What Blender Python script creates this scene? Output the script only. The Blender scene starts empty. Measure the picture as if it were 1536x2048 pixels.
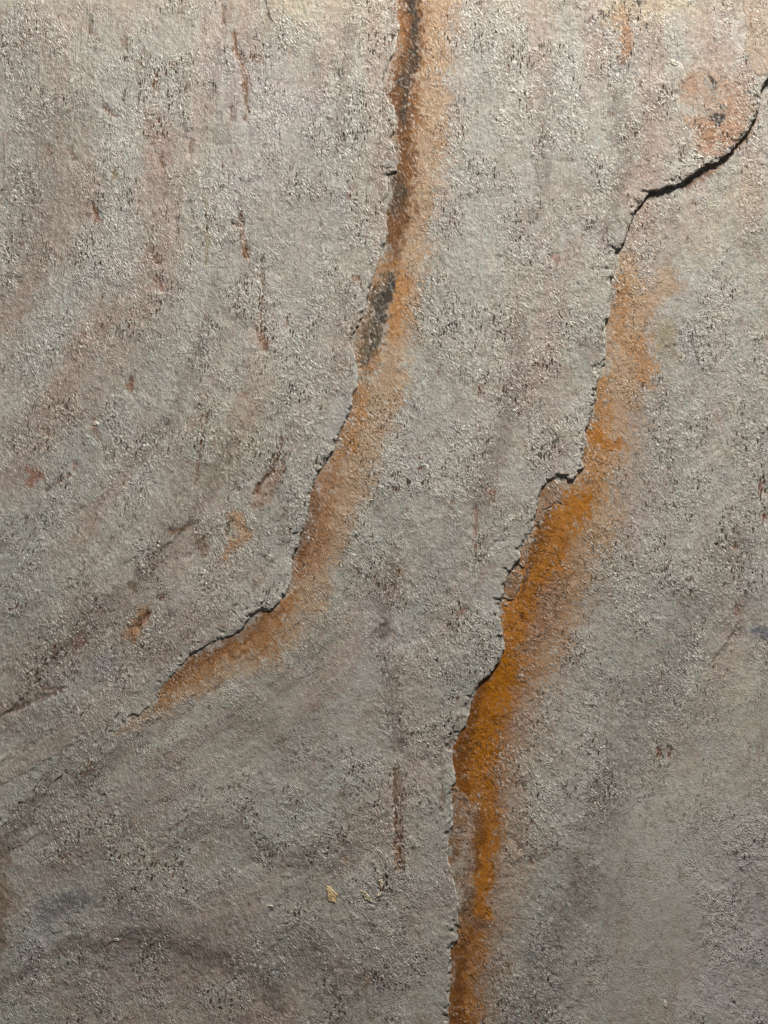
import bpy, math
import numpy as np

P = 0.0002                      # metres per photograph pixel: the slab is about 0.4 m wide
W, H = 1536, 2048
sc = bpy.context.scene

# ------------------------------------------------------------------ camera
cd = bpy.data.cameras.new('camera'); cam = bpy.data.objects.new('camera', cd)
sc.collection.objects.link(cam); sc.camera = cam
cd.sensor_width = 36; cd.lens = 50
cd.clip_start = 0.01; cd.clip_end = 20
cam.location = (0, 0, H * P / 36 * 50 + 0.001)

# ------------------------------------------------------------------ light
w = bpy.data.worlds.new('World'); sc.world = w; w.use_nodes = True
bg = w.node_tree.nodes['Background']
bg.inputs[0].default_value = (0.90, 0.96, 1.0, 1); bg.inputs[1].default_value = 0.07
ld = bpy.data.lights.new('lamp', 'AREA'); ld.shape = 'DISK'; ld.size = 0.13
ld.energy = 11.0; ld.color = (1.0, 0.965, 0.915)
lamp = bpy.data.objects.new('lamp', ld); sc.collection.objects.link(lamp)
lamp.location = (0.17, 0.72, 0.405)
from mathutils import Vector
d = Vector((0.0, -0.02, 0)) - lamp.location
lamp.rotation_euler = d.to_track_quat('-Z', 'Y').to_euler()
sc.view_settings.view_transform = 'Standard'; sc.view_settings.look = 'None'
sc.view_settings.exposure = 0.0; sc.view_settings.gamma = 1.0
sc.view_settings.use_curve_mapping = False
sc.render.engine = 'CYCLES'; sc.cycles.filter_width = 1.05

# ------------------------------------------------------------------ numeric helpers
rng = np.random.default_rng(7)
TAB = [rng.random((256, 256)).astype(np.float32) * 2 - 1 for _ in range(24)]
def vn(x, y, s=0):
    """smooth value noise, -1..1"""
    t = TAB[s % 24]
    ox, oy = (s * 37.31) % 200, (s * 71.77) % 200
    x = np.asarray(x, np.float32) + ox; y = np.asarray(y, np.float32) + oy
    xi = np.floor(x).astype(np.int64); yi = np.floor(y).astype(np.int64)
    fx = x - xi; fy = y - yi
    fx = fx * fx * fx * (fx * (fx * 6 - 15) + 10); fy = fy * fy * fy * (fy * (fy * 6 - 15) + 10)
    a = t[xi & 255, yi & 255]; b = t[(xi + 1) & 255, yi & 255]
    c = t[xi & 255, (yi + 1) & 255]; e = t[(xi + 1) & 255, (yi + 1) & 255]
    return (a * (1 - fx) + b * fx) * (1 - fy) + (c * (1 - fx) + e * fx) * fy
def fbm(x, y, s=0, o=4, g=0.55):
    r = 0; a = 1.0; n = 0; f = 1.0
    ca, sa = math.cos(0.6), math.sin(0.6)
    for k in range(o):
        r = r + a * vn(x * f, y * f, s + k * 3); n += a; a *= g; f *= 2.03
        x, y = x * ca - y * sa, x * sa + y * ca
    return r / n
def ss(a, b, x):
    t = np.clip((x - a) / (b - a), 0, 1); return t * t * (3 - 2 * t)
def s2l(c):
    c = np.array(c, float) / 255
    return np.where(c <= 0.04045, c / 12.92, ((c + 0.055) / 1.055) ** 2.4).astype(np.float32)
def seg_dist(X, Y, pts, rad=None):
    """distance to an open polyline, and the radius interpolated at the nearest point, and the side (+ = right of travel)"""
    best = np.full(X.shape, 1e9, np.float32); rr = np.zeros(X.shape, np.float32); side = np.ones(X.shape, np.float32)
    tt = np.zeros(X.shape, np.float32); L = 0.0
    for k in range(len(pts) - 1):
        ax, ay = pts[k][:2]; bx, by = pts[k + 1][:2]
        dx, dy = bx - ax, by - ay; l2 = dx * dx + dy * dy + 1e-9
        t = np.clip(((X - ax) * dx + (Y - ay) * dy) / l2, 0, 1)
        qx = X - (ax + t * dx); qy = Y - (ay + t * dy)
        d2 = qx * qx + qy * qy; m = d2 < best
        best = np.where(m, d2, best)
        side = np.where(m, np.sign(-(dx * qy - dy * qx)), side)
        tt = np.where(m, L + t * math.sqrt(l2), tt)
        if rad is not None: rr = np.where(m, rad[k] * (1 - t) + rad[k + 1] * t, rr)
        L += math.sqrt(l2)
    return np.sqrt(best), rr, side, tt
def rough_line(pts, amp, step=5.0, seed=1):
    """subdivide a traced line and give it the small irregularity of a broken edge"""
    out = []; rs = np.random.default_rng(seed); L = 0
    for k in range(len(pts) - 1):
        a = np.array(pts[k], float); b = np.array(pts[k + 1], float)
        l = np.linalg.norm(b - a); n = max(1, int(l / step)); nrm = np.array([-(b - a)[1], (b - a)[0]]) / (l + 1e-9)
        for i in range(n):
            t = i / n; s = L + t * l
            o = amp * (0.6 * float(vn(np.array([s / 17.0]), np.array([seed * 3.3]), 3)[0]) + 0.7 * float(vn(np.array([s / 6.5]), np.array([seed * 5.1]), 5)[0]) + 0.45 * rs.normal())
            w_ = 1.0
            out.append(tuple(a + (b - a) * t + nrm * o * w_))
        L += l
    out.append(tuple(pts[-1])); return out

# ------------------------------------------------------------------ the two split edges, traced
EDGE_TOP = [(788,-330),(792,-120),(791,0),(794,34),(799,57),(795,78),(791,104),(780,122),(773,141),(765,164),(767,180),(773,195),(782,211),(791,221),(793,234),
 (789,250),(790,266),(781,279),(782,289),(793,302),(795,344),(774,352),(776,385),(773,430),(777,469),(767,492),(755,529),(745,562),(736,594),
 (727,630),(713,656),(700,682),(708,703),(716,742),(715,776),(704,792),(706,810),(694,836),(680,862),(667,901),(651,922),(638,943),(622,979),
 (618,1013),(611,1049),(598,1072),(596,1094),(585,1111),(583,1130),(584,1163),(575,1185),(559,1205),(543,1221),(531,1223),(517,1221),(500,1234),
 (489,1252),(468,1270),(422,1286),(380,1309),(367,1329),(344,1355),(328,1371),(316,1397),(289,1423),(240,1462),(180,1504),(100,1572),(50,1606),(0,1660),(-120,1760),(-330,1900)]
EDGE_MID = [(1900,20),(1600,90),(1545,148),(1527,169),(1521,182),(1520,208),(1511,234),(1501,255),(1480,281),(1456,307),(1430,326),(1412,329),(1391,346),(1360,365),
 (1344,371),(1318,379),(1300,383),(1287,401),(1269,422),(1261,448),(1251,474),(1243,495),(1230,503),(1229,528),(1227,552),(1220,562),(1221,596),
 (1220,627),(1210,651),(1211,684),(1212,726),(1203,734),(1196,762),(1192,796),(1183,828),(1179,848),(1169,861),(1173,880),(1170,898),(1164,921),
 (1169,937),(1157,942),(1147,961),(1136,961),(1134,948),(1110,953),(1095,963),(1084,974),(1076,1005),(1069,1036),(1067,1052),(1053,1073),(1043,1093),
 (1041,1114),(1032,1130),(1019,1143),(1011,1166),(1006,1190),(998,1208),(997,1224),(1004,1257),(1011,1296),(1001,1322),(980,1349),(957,1369),
 (946,1395),(938,1431),(933,1454),(917,1472),(908,1488),(905,1519),(911,1548),(912,1566),(904,1579),(907,1623),(907,1657),(896,1681),(896,1715),
 (909,1767),(916,1793),(921,1819),(917,1850),(916,1880),(903,1898),(903,1945),(898,1997),(899,2048),(893,2150),(905,2380)]
X0, X1, Y0, Y1 = -330, W + 330, -330, H + 330
top_line = rough_line(EDGE_TOP, 1.5, 5, 1)
mid_line = rough_line(EDGE_MID, 1.5, 5, 2)

# flow direction of the stone's banding: a guide curve running with the left split
GK = np.array([(835,-500),(815,-200),(795,200),(770,450),(705,750),(600,1030),(455,1250),(250,1420),(0,1585),(-300,1760),(-700,1980)], float)
def spline(K, n=20):
    out = []
    for i in range(len(K) - 1):
        p0 = K[max(i - 1, 0)]; p1 = K[i]; p2 = K[i + 1]; p3 = K[min(i + 2, len(K) - 1)]
        for t in np.linspace(0, 1, n, endpoint=False):
            out.append(0.5 * ((2 * p1) + (-p0 + p2) * t + (2 * p0 - 5 * p1 + 4 * p2 - p3) * t * t + (-p0 + 3 * p1 - 3 * p2 + p3) * t ** 3))
    out.append(K[-1]); return np.array(out)
G = spline(GK)
gx = np.arange(X0 - 30, X1 + 40, 12.0); gy = np.arange(Y0 - 30, Y1 + 40, 12.0)
GX, GY = np.meshgrid(gx, gy)
hk = lambda y: np.interp(y, [-600, -200, 200, 450, 750, 1030, 1250, 1420, 1585, 1760, 2600], [30, 15, -5, -30, -95, -200, -345, -550, -800, -1100, -2400])
for _ in range(1):
    c_ = GX.copy()
    for it in range(60):            # each band line is x = c + k(c) h(y): it bends like the left split, less and less to the right
        k_ = np.interp(c_, [800, 1250, 1700], [1.0, .22, .12])
        c_ = c_ * .6 + .4 * (GX - k_ * hk(GY + .5 * np.maximum(0, 800 - c_)))
gu = c_ - 800; gv = GY * 1.1 + 700
gp = GX - .5 * np.interp(c_, [800, 1250, 1700], [1.0, .22, .12]) * hk(GY + .5 * np.maximum(0, 800 - c_))
def bil(F, X, Y):
    fx = (X - gx[0]) / 12.0; fy = (Y - gy[0]) / 12.0
    i = np.clip(fx.astype(int), 0, len(gx) - 2); j = np.clip(fy.astype(int), 0, len(gy) - 2)
    a = np.clip(fx - i, 0, 1); b = np.clip(fy - j, 0, 1)
    return (F[j, i] * (1 - a) + F[j, i + 1] * a) * (1 - b) + (F[j + 1, i] * (1 - a) + F[j + 1, i + 1] * a) * b
for _ in range(6):                      # soften the guide field
    for F in (gu, gv):
        F[1:-1, 1:-1] = (F[1:-1, 1:-1] * 2 + F[:-2, 1:-1] + F[2:, 1:-1] + F[1:-1, :-2] + F[1:-1, 2:]) / 6

# ------------------------------------------------------------------ marks of the stone (traced)
GREY = (170,166,155); COOL = (165,165,159); VIO = (172,167,170); PINK = (172,148,133); TAN = (176,143,108); CREAM = (196,176,140)
OCHRE = (178,120,54); RUST = (170,104,0); DEEP = (104,62,22); BLACK = (58,55,52); REDB = (140,74,42); OLIVE = (140,126,84); DGREY = (118,113,106); PALE = (200,196,186)
T, M, B = 'top', 'mid', 'base'
# (layers, colour, strength, softness, warp in px, [(x, y, radius)...])
MARKS = [
 # broad tints
 ((T,M,B), CREAM, .6, 1.0, 20, [(-60,-60,70),(400,-60,70),(800,-60,75),(1300,-70,85),(1600,-60,80)]),
 ((T,), CREAM, .3, 1.0, 25, [(560,10,40),(720,30,60)]),
 ((T,), (158,132,120), .7, .9, 18, [(315,250,38),(320,400,42),(318,560,40)]),
 ((T,), (156,134,122), .65, .9, 24, [(150,330,70),(120,500,95),(40,640,60)]),
 ((T,), (158,134,120), .7, .9, 22, [(300,600,70),(200,720,80),(90,860,80),(30,960,60)]),
 ((T,), PINK, .35, .9, 26, [(60,-20,50),(90,60,50),(300,10,50),(320,60,30)]),
 ((T,), (128,118,110), .6, 1.0, 26, [(60,110,70),(110,200,80),(80,330,60),(70,480,50)]),
 ((T,), (174,174,167), .85, .8, 16, [(230,230,42),(245,330,42),(235,420,30),(180,530,60),(110,620,55),(60,720,55)]),
 ((T,), VIO, .55, 1.0, 26, [(500,150,80),(560,230,110),(520,330,80)]),
 ((T,), COOL, .6, .9, 26, [(640,300,70),(600,480,70),(430,560,80),(330,760,60),(180,880,50),(60,1000,60),(40,1150,70)]),
 ((T,), OLIVE, .35, 1.0, 20, [(480,850,50),(420,950,40),(500,900,40)]),
 ((T,), PINK, .45, .9, 26, [(520,660,30),(520,760,40),(470,860,20)]),
 ((T,), (150,128,116), .65, .9, 22, [(400,1000,60),(330,1120,60),(250,1210,60),(150,1290,50),(60,1370,50),(0,1440,40)]),
 ((T,), PINK, .45, .9, 26, [(480,1130,50),(330,1260,40),(260,1320,40)]),
 ((M,), PINK, .28, 1.0, 30, [(1080,300,60),(1080,500,70),(1060,700,70),(980,900,60),(960,1000,50)]),
 ((M,), COOL, .6, .9, 26, [(940,130,60),(960,300,55),(930,500,60),(1150,200,60),(1200,330,50)]),
 ((M,), PINK, .35, .9, 26, [(820,1320,40),(840,1430,50),(800,1600,36),(800,1740,40),(830,1880,40)]),
 ((M,), VIO, .5, .9, 26, [(740,1220,40),(760,1290,40),(720,1350,30)]),
 ((M,), OLIVE, .08, 1.0, 30, [(650,1300,140),(500,1500,150),(330,1650,120)]),
 ((M,), COOL, .40, .9, 30, [(120,1520,60),(60,1680,50),(100,1900,50),(40,2000,60),(600,1640,60)]),
 ((M,), (120,112,104), .5, 1.0, 30, [(160,1500,40),(90,1600,60),(200,1780,50),(360,1900,50),(560,1920,70),(700,1960,70)]),
 ((M,), (96,93,100), .6, 1.0, 22, [(90,1828,26),(120,1818,28),(165,1800,12)]),
 ((M,), VIO, .5, .9, 18, [(80,1870,40),(70,1960,30)]),
 ((M,), DEEP, .5, 1.0, 16, [(-20,1650,26),(-10,1760,26),(-15,1880,26)]),
 ((M,), PINK, .5, 1.0, 20, [(70,1990,30),(110,1960,30),(150,2040,40),(560,2040,40)]),
 ((M,), PINK, .35, .9, 20, [(400,1950,60),(500,1990,60)]),
 ((M,), PINK, .55, .8, 16, [(1400,60,45),(1440,120,48),(1450,200,50)]),
 ((M,), (150,128,118), .5, .9, 20, [(1270,350,30),(1290,260,40),(1330,180,30)]),
 ((M,), PINK, .45, .9, 20, [(1340,250,40),(1300,350,36),(1230,400,30)]),
 ((M,), CREAM, .5, .9, 20, [(1240,0,50),(1330,-10,60)]),
 ((B,), PINK, .45, .9, 26, [(1330,430,60),(1300,540,60),(1300,640,50)]),
 ((B,), PINK, .30, 1.0, 30, [(1250,1010,40),(1230,1150,50),(1150,1350,50),(1060,1500,40)]),
 ((B,), COOL, .3, .9, 40, [(1440,560,90),(1400,860,80),(1330,1100,60),(1180,1500,60),(1140,1800,50),(1110,1960,50)]),
 ((B,), (122,114,106), .62, 1.0, 30, [(1480,1080,40),(1420,1180,50),(1340,1330,50),(1300,1400,50),(1230,1560,50),(1180,1700,50),(1110,1900,55),(1090,2000,40)]),
 ((B,), PINK, .35, 1.0, 20, [(1350,1480,40),(1380,1530,30)]),
 ((B,), PINK, .22, 1.0, 30, [(1290,1800,50),(1280,1900,60),(1290,2040,60)]),
 ((B,), (178,172,172), .75, 1.0, 26, [(1540,1660,60),(1440,1750,60),(1500,1880,80),(1430,1990,60),(1520,2040,50)]),
 ((B,), PALE, .3, 1.0, 50, [(1500,1320,70),(1440,1560,90),(1380,1800,120),(1400,2040,140)]),  # pale stone; also brightens the lower right in place of lamp light
 ((B,), CREAM, .2, 1.0, 40, [(1500,1300,40),(1440,1420,70),(1480,1500,50),(1380,1600,40)]),
 ((B,), CREAM, .3, 1.0, 22, [(1500,380,60),(1400,470,50)]),
 ((M,), (104,92,82), .6, 1.0, 16, [(-20,1990,16),(60,1930,14),(150,1895,16),(240,1880,16),(330,1880,18),(430,1905,20),(520,1960,24),(560,2020,20)]),
 ((M,), (108,96,88), .55, 1.0, 16, [(150,1465,16),(100,1540,22),(50,1620,24),(10,1700,20)]), ((M,), (112,104,96), .5, 1.0, 20, [(300,1450,12),(220,1520,18),(150,1580,20)]),
 ((M,), (112,102,94), .45, 1.0, 18, [(330,1700,16),(420,1640,20),(560,1720,24),(700,1700,20)]), ((M,), (116,106,98), .5, 1.0, 20, [(620,1900,30),(680,1990,40),(780,1960,30)]),
 ((M,), (120,106,98), .5, .9, 14, [(790,1100,10),(770,1200,14),(760,1290,16),(790,1400,14),(800,1500,12)]), ((M,), (126,114,106), .5, .9, 14, [(1040,640,14),(1030,760,16),(1000,900,18),(960,1000,20)]),
 ((M,), (126,114,106), .45, .9, 14, [(1100,130,14),(1090,300,16),(1075,430,16)]), ((M,), (128,118,112), .5, .9, 14, [(1230,200,12),(1250,330,14),(1215,460,14)]),
 ((T,), (126,114,104), .5, .9, 14, [(700,60,12),(690,180,14),(680,300,12)]), ((T,), (124,116,108), .5, .9, 14, [(430,560,12),(400,700,14),(350,820,16),(270,930,18)]),
 ((T,), (122,110,100), .5, .9, 14, [(470,880,12),(420,980,16),(340,1090,16),(220,1200,18),(110,1310,18)]),
 ((T,), PALE, .6, .8, 10, [(575,1120,10),(578,1160,12),(556,1192,10)]), ((T,), PALE, .7, .8, 6, [(785,205,5),(790,240,4)]), ((T,), PALE, .6, .8, 6, [(752,505,8),(760,490,5)]), ((T,), PALE, .5, .8, 6, [(700,700,7),(712,760,7)]),  # highlights on the top layer's lip, painted as pale colour
 ((M,), PALE, .6, .8, 8, [(1345,335,10),(1380,320,10),(1408,306,8)]), ((M,), PALE, .6, .8, 6, [(1350,122,8),(1362,135,4)]), ((M,), PALE, .55, .8, 8, [(1150,925,12),(1162,900,8)]), ((M,), PALE, .5, .8, 8, [(998,245,8),(1020,190,8)]),  # highlights painted on the middle layer's lips; the last is a pale spot
 # left split: tan to rust, with black mineral
 ((M,), TAN, .75, 1.0, 14, [(860,-60,66),(856,60,50),(850,160,46),(850,260,50),(835,370,40),(822,470,38),(812,560,36),(805,640,34),(785,730,40),(755,830,42),(710,930,40),(675,1010,44),(650,1080,42),(628,1150,40),(590,1220,36),(530,1280,44),(460,1310,40),(380,1370,28),(330,1405,18)]),
 ((M,), (140,98,60), .85, .8, 10, [(812,-60,30),(818,30,30),(815,130,36),(812,230,30),(812,330,22),(800,430,22),(790,500,18)]),
 ((M,), OCHRE, .6, .8, 9, [(800,-40,10),(805,40,14),(820,100,12)]),
 ((M,), (98,72,52), .75, .9, 12, [(822,-40,16),(822,20,17),(832,70,14),(820,130,20),(805,175,22),(800,215,16),(805,260,14)]),
 ((M,), (112,84,60), .75, .9, 10, [(812,290,18),(795,350,22),(795,400,20),(790,470,20),(780,520,16)]),
 ((M,), DEEP, .55, .9, 9, [(826,-40,18),(828,90,18),(800,170,22),(812,280,15),(796,420,16),(785,490,15)]),
 ((M,), (156,108,56), .8, .9, 10, [(770,540,30),(755,620,34),(735,680,28),(728,730,18)]),
 ((M,), (176,124,66), .7, .9, 10, [(800,560,18),(800,630,20),(792,670,18)]),
 ((M,), (168,118,64), .75, .9, 10, [(718,780,18),(712,840,20),(694,890,22),(670,920,14)]),
 ((M,), (150,104,66), .75, .9, 10, [(660,950,20),(645,1010,24),(630,1090,26),(606,1140,20)]),
 ((M,), (140,104,76), .6, 1.0, 9, [(690,800,14),(700,830,8)]),
 ((M,), DEEP, .6, 1.0, 9, [(630,990,12),(615,1060,14),(600,1110,14)]),
 ((M,), (158,108,58), .8, .9, 14, [(580,1210,18),(545,1240,28),(515,1275,32),(475,1300,22),(420,1322,22),(380,1345,20),(345,1380,18),(315,1405,12)]),
 ((M,), DEEP, .45, .9, 10, [(560,1225,8),(500,1255,18),(430,1310,16),(380,1330,10),(340,1370,8)]),
 ((M,), TAN, .5, 1.0, 12, [(320,1408,16),(270,1440,14),(230,1465,8)]),
 ((M,), BLACK, .85, .7, 6, [(822,-10,9),(826,16,9),(832,40,6)]),
 ((M,), BLACK, .85, .7, 6, [(829,50,5),(830,66,6)]),
 ((M,), BLACK, .75, .8, 7, [(830,100,8),(832,125,6)]),
 ((M,), BLACK, .8, .7, 6, [(805,170,10),(818,168,8)]),
 ((M,), BLACK, .85, .7, 4, [(806,228,4),(806,250,4)]),
 ((M,), (84,72,60), .8, .9, 8, [(790,362,11),(797,384,13)]),
 ((M,), (84,70,52), .8, .9, 9, [(775,550,12),(760,600,22),(745,650,22),(732,700,14)]),
 ((M,), (70,60,50), .8, .9, 9, [(824,-10,12),(834,40,8),(830,100,11),(815,165,12),(806,240,6)]), ((M,), (76,64,52), .7, .9, 8, [(792,360,14),(796,395,14),(790,430,8)]),
 ((M,), BLACK, .85, .8, 8, [(776,548,5),(780,575,8),(763,610,17),(764,640,14)]),
 ((M,), BLACK, .8, .6, 3, [(797,545,2),(785,572,5),(772,600,6)]),
 ((M,), (80,72,58), .8, .8, 6, [(757,655,12),(748,690,12),(730,725,7)]),
 # right split: strong rust
 ((B,), TAN, .8, .9, 12, [(1250,510,14),(1262,600,32),(1262,700,44),(1240,800,40),(1215,880,50),(1200,960,52),(1160,1050,66),(1130,1130,70),(1090,1220,60),(1060,1310,50)]),
 ((B,), (164,132,106), .75, 1.0, 16, [(1090,1220,60),(1060,1310,56),(1030,1400,64),(1010,1500,64),(1000,1600,64),(1010,1700,66),(1000,1800,60),(985,1900,60),(960,2000,60),(950,2140,60)]),
 ((B,), TAN, .6, .9, 14, [(1340,560,26),(1300,610,14)]),
 ((B,), OLIVE, .55, 1.0, 12, [(1330,660,18),(1350,710,10)]),
 ((B,), OCHRE, .45, 1.0, 14, [(1270,690,20),(1290,730,16),(1300,770,10)]),
 ((B,), (168,122,76), .65, .9, 10, [(1240,560,12),(1240,600,18),(1230,660,18),(1220,700,12)]),
 ((B,), (172,118,58), .7, .9, 10, [(1205,770,14),(1205,820,20),(1195,880,28),(1190,930,32),(1180,980,34)]),
 ((B,), RUST, .7, .9, 9, [(1185,870,14),(1215,890,12),(1240,885,12)]),
 ((B,), (158,104,48), .7, 1.0, 14, [(1080,1160,50),(1050,1230,52),(1035,1300,48),(1010,1390,56),(985,1470,60),(970,1560,56),(965,1660,48),(955,1760,46),(945,1860,46),(930,1960,46),(925,2140,46)]),
 ((B,), RUST, .85, .8, 12, [(1170,1000,18),(1130,1030,38),(1105,1080,44),(1080,1140,40),(1045,1200,42),(1035,1270,36),(1020,1330,38),(985,1390,46),(960,1450,46),(950,1510,48),(940,1570,36)]),
 ((B,), RUST, .85, .9, 9, [(975,1570,16),(985,1620,22),(975,1680,24),(972,1740,22),(962,1800,18),(955,1850,22)]),
 ((B,), RUST, .7, .9, 10, [(945,1850,28),(935,1910,32),(925,1970,34),(922,2030,34),(920,2140,34)]),
 ((B,), DEEP, .55, 1.0, 10, [(1098,1030,14),(1085,1085,16),(1060,1120,12)]),
 ((B,), (112,62,10), .7, 1.0, 12, [(1000,1330,8),(968,1372,12),(948,1420,14),(926,1490,16),(922,1540,14),(930,1580,10)]), ((B,), (112,64,18), .6, 1.0, 12, [(925,1880,14),(912,1950,16),(910,2040,16)]),
 ((B,), DEEP, .5, 1.0, 9, [(985,1370,8),(962,1400,12),(945,1470,12),(940,1530,18)]),
 ((B,), DEEP, .65, 1.0, 9, [(960,1640,16),(962,1670,14),(950,1740,12)]),
 ((B,), DEEP, .5, 1.0, 9, [(955,1840,10),(928,1900,12),(915,1990,12),(920,2060,12)]),
 ((B,), (152,106,62), .5, 1.0, 18, [(1150,1080,48),(1095,1200,50),(1055,1330,42),(1015,1440,44),(1005,1560,36),(1000,1650,30)]),
 ((B,), RUST, .7, .9, 14, [(1010,1330,22),(990,1420,26),(975,1500,26)]),
 ((B,), (150,122,104), .6, .9, 12, [(1110,1180,22),(1085,1240,20),(1060,1300,14)]),
 ((B,), (112,84,60), .7, .9, 10, [(925,1760,12),(940,1800,14),(930,1830,10)]), ((B,), (140,112,92), .7, .9, 10, [(940,1840,16),(960,1855,14),(1000,1860,10)]),
 ((B,), DEEP, .6, .8, 3, [(1030,1680,3),(1040,1700,3)]), ((B,), DEEP, .8, .8, 3, [(1062,1720,4),(1062,1726,4)]), ((B,), DEEP, .6, .8, 4, [(1046,1570,3),(1050,1580,4)]),
 ((B,), (96,84,76), .6, .9, 5, [(1110,1862,3),(1118,1885,4),(1124,1900,3)]), ((B,), DEEP, .6, .8, 3, [(1285,768,3),(1286,775,3)]),
 ((B,), BLACK, .7, .8, 3, [(1045,1228,3),(1045,1238,4)]),
 ((B,), BLACK, .7, .9, 4, [(1045,1185,3),(1056,1140,4),(1062,1132,3)]),
 ((B,), (90,72,64), .7, .9, 6, [(1262,455,5),(1268,478,4)]),
 ((B,), DEEP, .65, .9, 8, [(1420,345,8),(1390,360,9),(1370,372,6)]),
 ((B,), OCHRE, .6, .9, 8, [(1510,230,6),(1500,262,7),(1470,300,7),(1430,338,8)]),
 ((B,), PINK, .5, 1.0, 12, [(1300,400,20),(1280,440,20),(1255,500,16)]),
 ((B,), REDB, .7, .8, 3, [(1526,965,4),(1523,980,4)]), ((B,), REDB, .75, .8, 3, [(1529,1030,6),(1533,1036,6)]),
 ((B,), REDB, .6, .8, 3, [(1470,1095,4)]), ((B,), REDB, .6, .8, 3, [(1474,1215,4),(1472,1228,3)]),
 ((B,), (104,108,124), .85, .8, 6, [(1512,1262,10),(1530,1268,10),(1548,1268,10)]),
 ((B,), (100,96,90), .45, .9, 6, [(1290,660,8)]), ((B,), BLACK, .6, .9, 4, [(1336,692,4)]),
 ((B,), REDB, .6, .9, 4, [(1318,1500,3),(1320,1514,3)]), ((B,), REDB, .6, .9, 4, [(1340,1502,3),(1340,1514,3)]),
 # brown corner lobe of the middle layer, black specks
 ((M,), (170,134,106), .85, .8, 14, [(1400,165,30),(1440,190,44),(1470,220,40),(1430,270,40),(1415,300,28)]),
 ((M,), (168,116,72), .4, 1.0, 12, [(1380,150,18),(1376,190,16)]), ((M,), (166,112,66), .45, 1.0, 14, [(1400,250,20),(1425,288,26),(1465,262,20)]),
 ((M,), (150,146,136), .8, .5, 4, [(1412,160,5),(1425,182,7),(1430,195,4)]),
 ((M,), BLACK, .9, .6, 4, [(1420,156,3),(1427,168,6),(1430,176,4)]),
 ((M,), BLACK, .95, .6, 5, [(1426,236,8),(1442,236,9),(1434,246,6)]),
 ((M,), BLACK, .5, 1.0, 6, [(1446,158,6)]), ((M,), BLACK, .35, 1.0, 6, [(1420,286,6)]),
 ((M,), BLACK, .9, .7, 4, [(1272,-4,5),(1276,8,6)]), ((M,), BLACK, .6, .8, 4, [(1227,30,3)]),
 ((M,), REDB, .4, 1.0, 8, [(1250,60,7),(1250,100,10),(1246,122,8)]),
 ((M,), OCHRE, .35, 1.0, 10, [(1240,30,16),(1250,90,18)]),
 # top layer: rust-filled pits and lines
 ((T,), OCHRE, .6, .9, 6, [(468,72,5),(472,100,7),(488,140,9),(494,180,6)]), ((T,), OCHRE, .5, .9, 6, [(508,116,7),(524,120,5)]),
 ((T,), DEEP, .85, .7, 4, [(492,168,4),(493,196,4),(497,224,3),(490,240,4)]),
 ((T,), DEEP, .8, .8, 4, [(480,428,4),(484,452,4),(463,450,3)]), ((T,), OCHRE, .8, .8, 5, [(486,460,5),(488,490,6),(494,512,8)]),
 ((T,), DEEP, .9, .7, 3, [(492,498,5),(492,514,5)]),
 ((T,), DEEP, .7, .8, 3, [(523,520,2),(525,570,2),(522,640,2),(530,700,4)]), ((T,), OCHRE, .7, .9, 5, [(513,656,4),(524,680,8),(530,696,8)]),
 ((T,), DEEP, .9, .7, 3, [(192,418,3),(198,444,4)]), ((T,), OCHRE, .5, .9, 5, [(196,440,9)]),
 ((T,), DEEP, .8, .7, 3, [(262,760,4),(260,780,5)]), ((T,), OCHRE, .6, .9, 5, [(262,770,9)]),
 ((T,), DEEP, .75, .8, 3, [(210,216,4),(222,230,4),(234,236,3)]), ((T,), OLIVE, .8, .8, 4, [(231,350,6),(232,362,5)]),
 ((T,), (70,68,64), .8, .7, 2, [(254,182,2),(249,200,3),(253,212,2)]), ((T,), OCHRE, .45, .9, 5, [(255,90,10)]), ((T,), OCHRE, .45, .9, 4, [(124,40,8)]),
 ((T,), REDB, .7, .8, 4, [(60,940,7),(76,948,10),(64,966,8)]), ((T,), REDB, .7, .8, 3, [(150,928,5),(152,942,4)]),
 ((T,), REDB, .5, .9, 4, [(100,868,5)]), ((T,), REDB, .5, .9, 5, [(188,840,5),(196,880,4)]),
 ((T,), REDB, .55, .9, 4, [(712,556,7),(720,562,6)]), ((T,), REDB, .45, .9, 4, [(490,792,7)]),
 ((T,), OCHRE, .65, .9, 8, [(562,930,8),(545,965,14),(525,985,14),(520,1010,14),(540,990,10)]), ((T,), DEEP, .85, .7, 4, [(562,880,3),(560,905,3),(540,945,3),(518,975,6),(512,985,4)]),
 ((T,), OCHRE, .55, .9, 8, [(470,1035,12),(490,1070,18),(460,1095,10),(455,1120,6)]), ((T,), DEEP, .55, .9, 4, [(458,1045,4),(456,1070,3)]),
 ((T,), DEEP, .5, .9, 6, [(405,1085,12),(412,1110,6)]), ((T,), DEEP, .75, .8, 4, [(374,1050,5),(368,1058,4),(345,1066,5)]),
 ((T,), OCHRE, .55, .9, 8, [(292,1225,14),(272,1265,18)]), ((T,), DEEP, .8, .7, 4, [(278,1252,4),(282,1240,4),(300,1228,4)]),
 ((T,), DEEP, .6, .8, 5, [(270,1180,8),(262,1172,4)]), ((T,), DEEP, .6, .8, 5, [(330,1192,6),(318,1200,5)]),
 ((T,), REDB, .4, .9, 6, [(160,1280,14)]), ((T,), (84,74,64), .8, .7, 2, [(58,1034,2),(50,1052,3)]),
 ((T,), DEEP, .8, .8, 4, [(468,74,3),(476,108,3),(488,130,4)]), ((T,), DEEP, .6, .8, 4, [(508,116,4)]), ((T,), DEEP, .7, .8, 3, [(448,20,2),(446,50,2)]),
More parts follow.
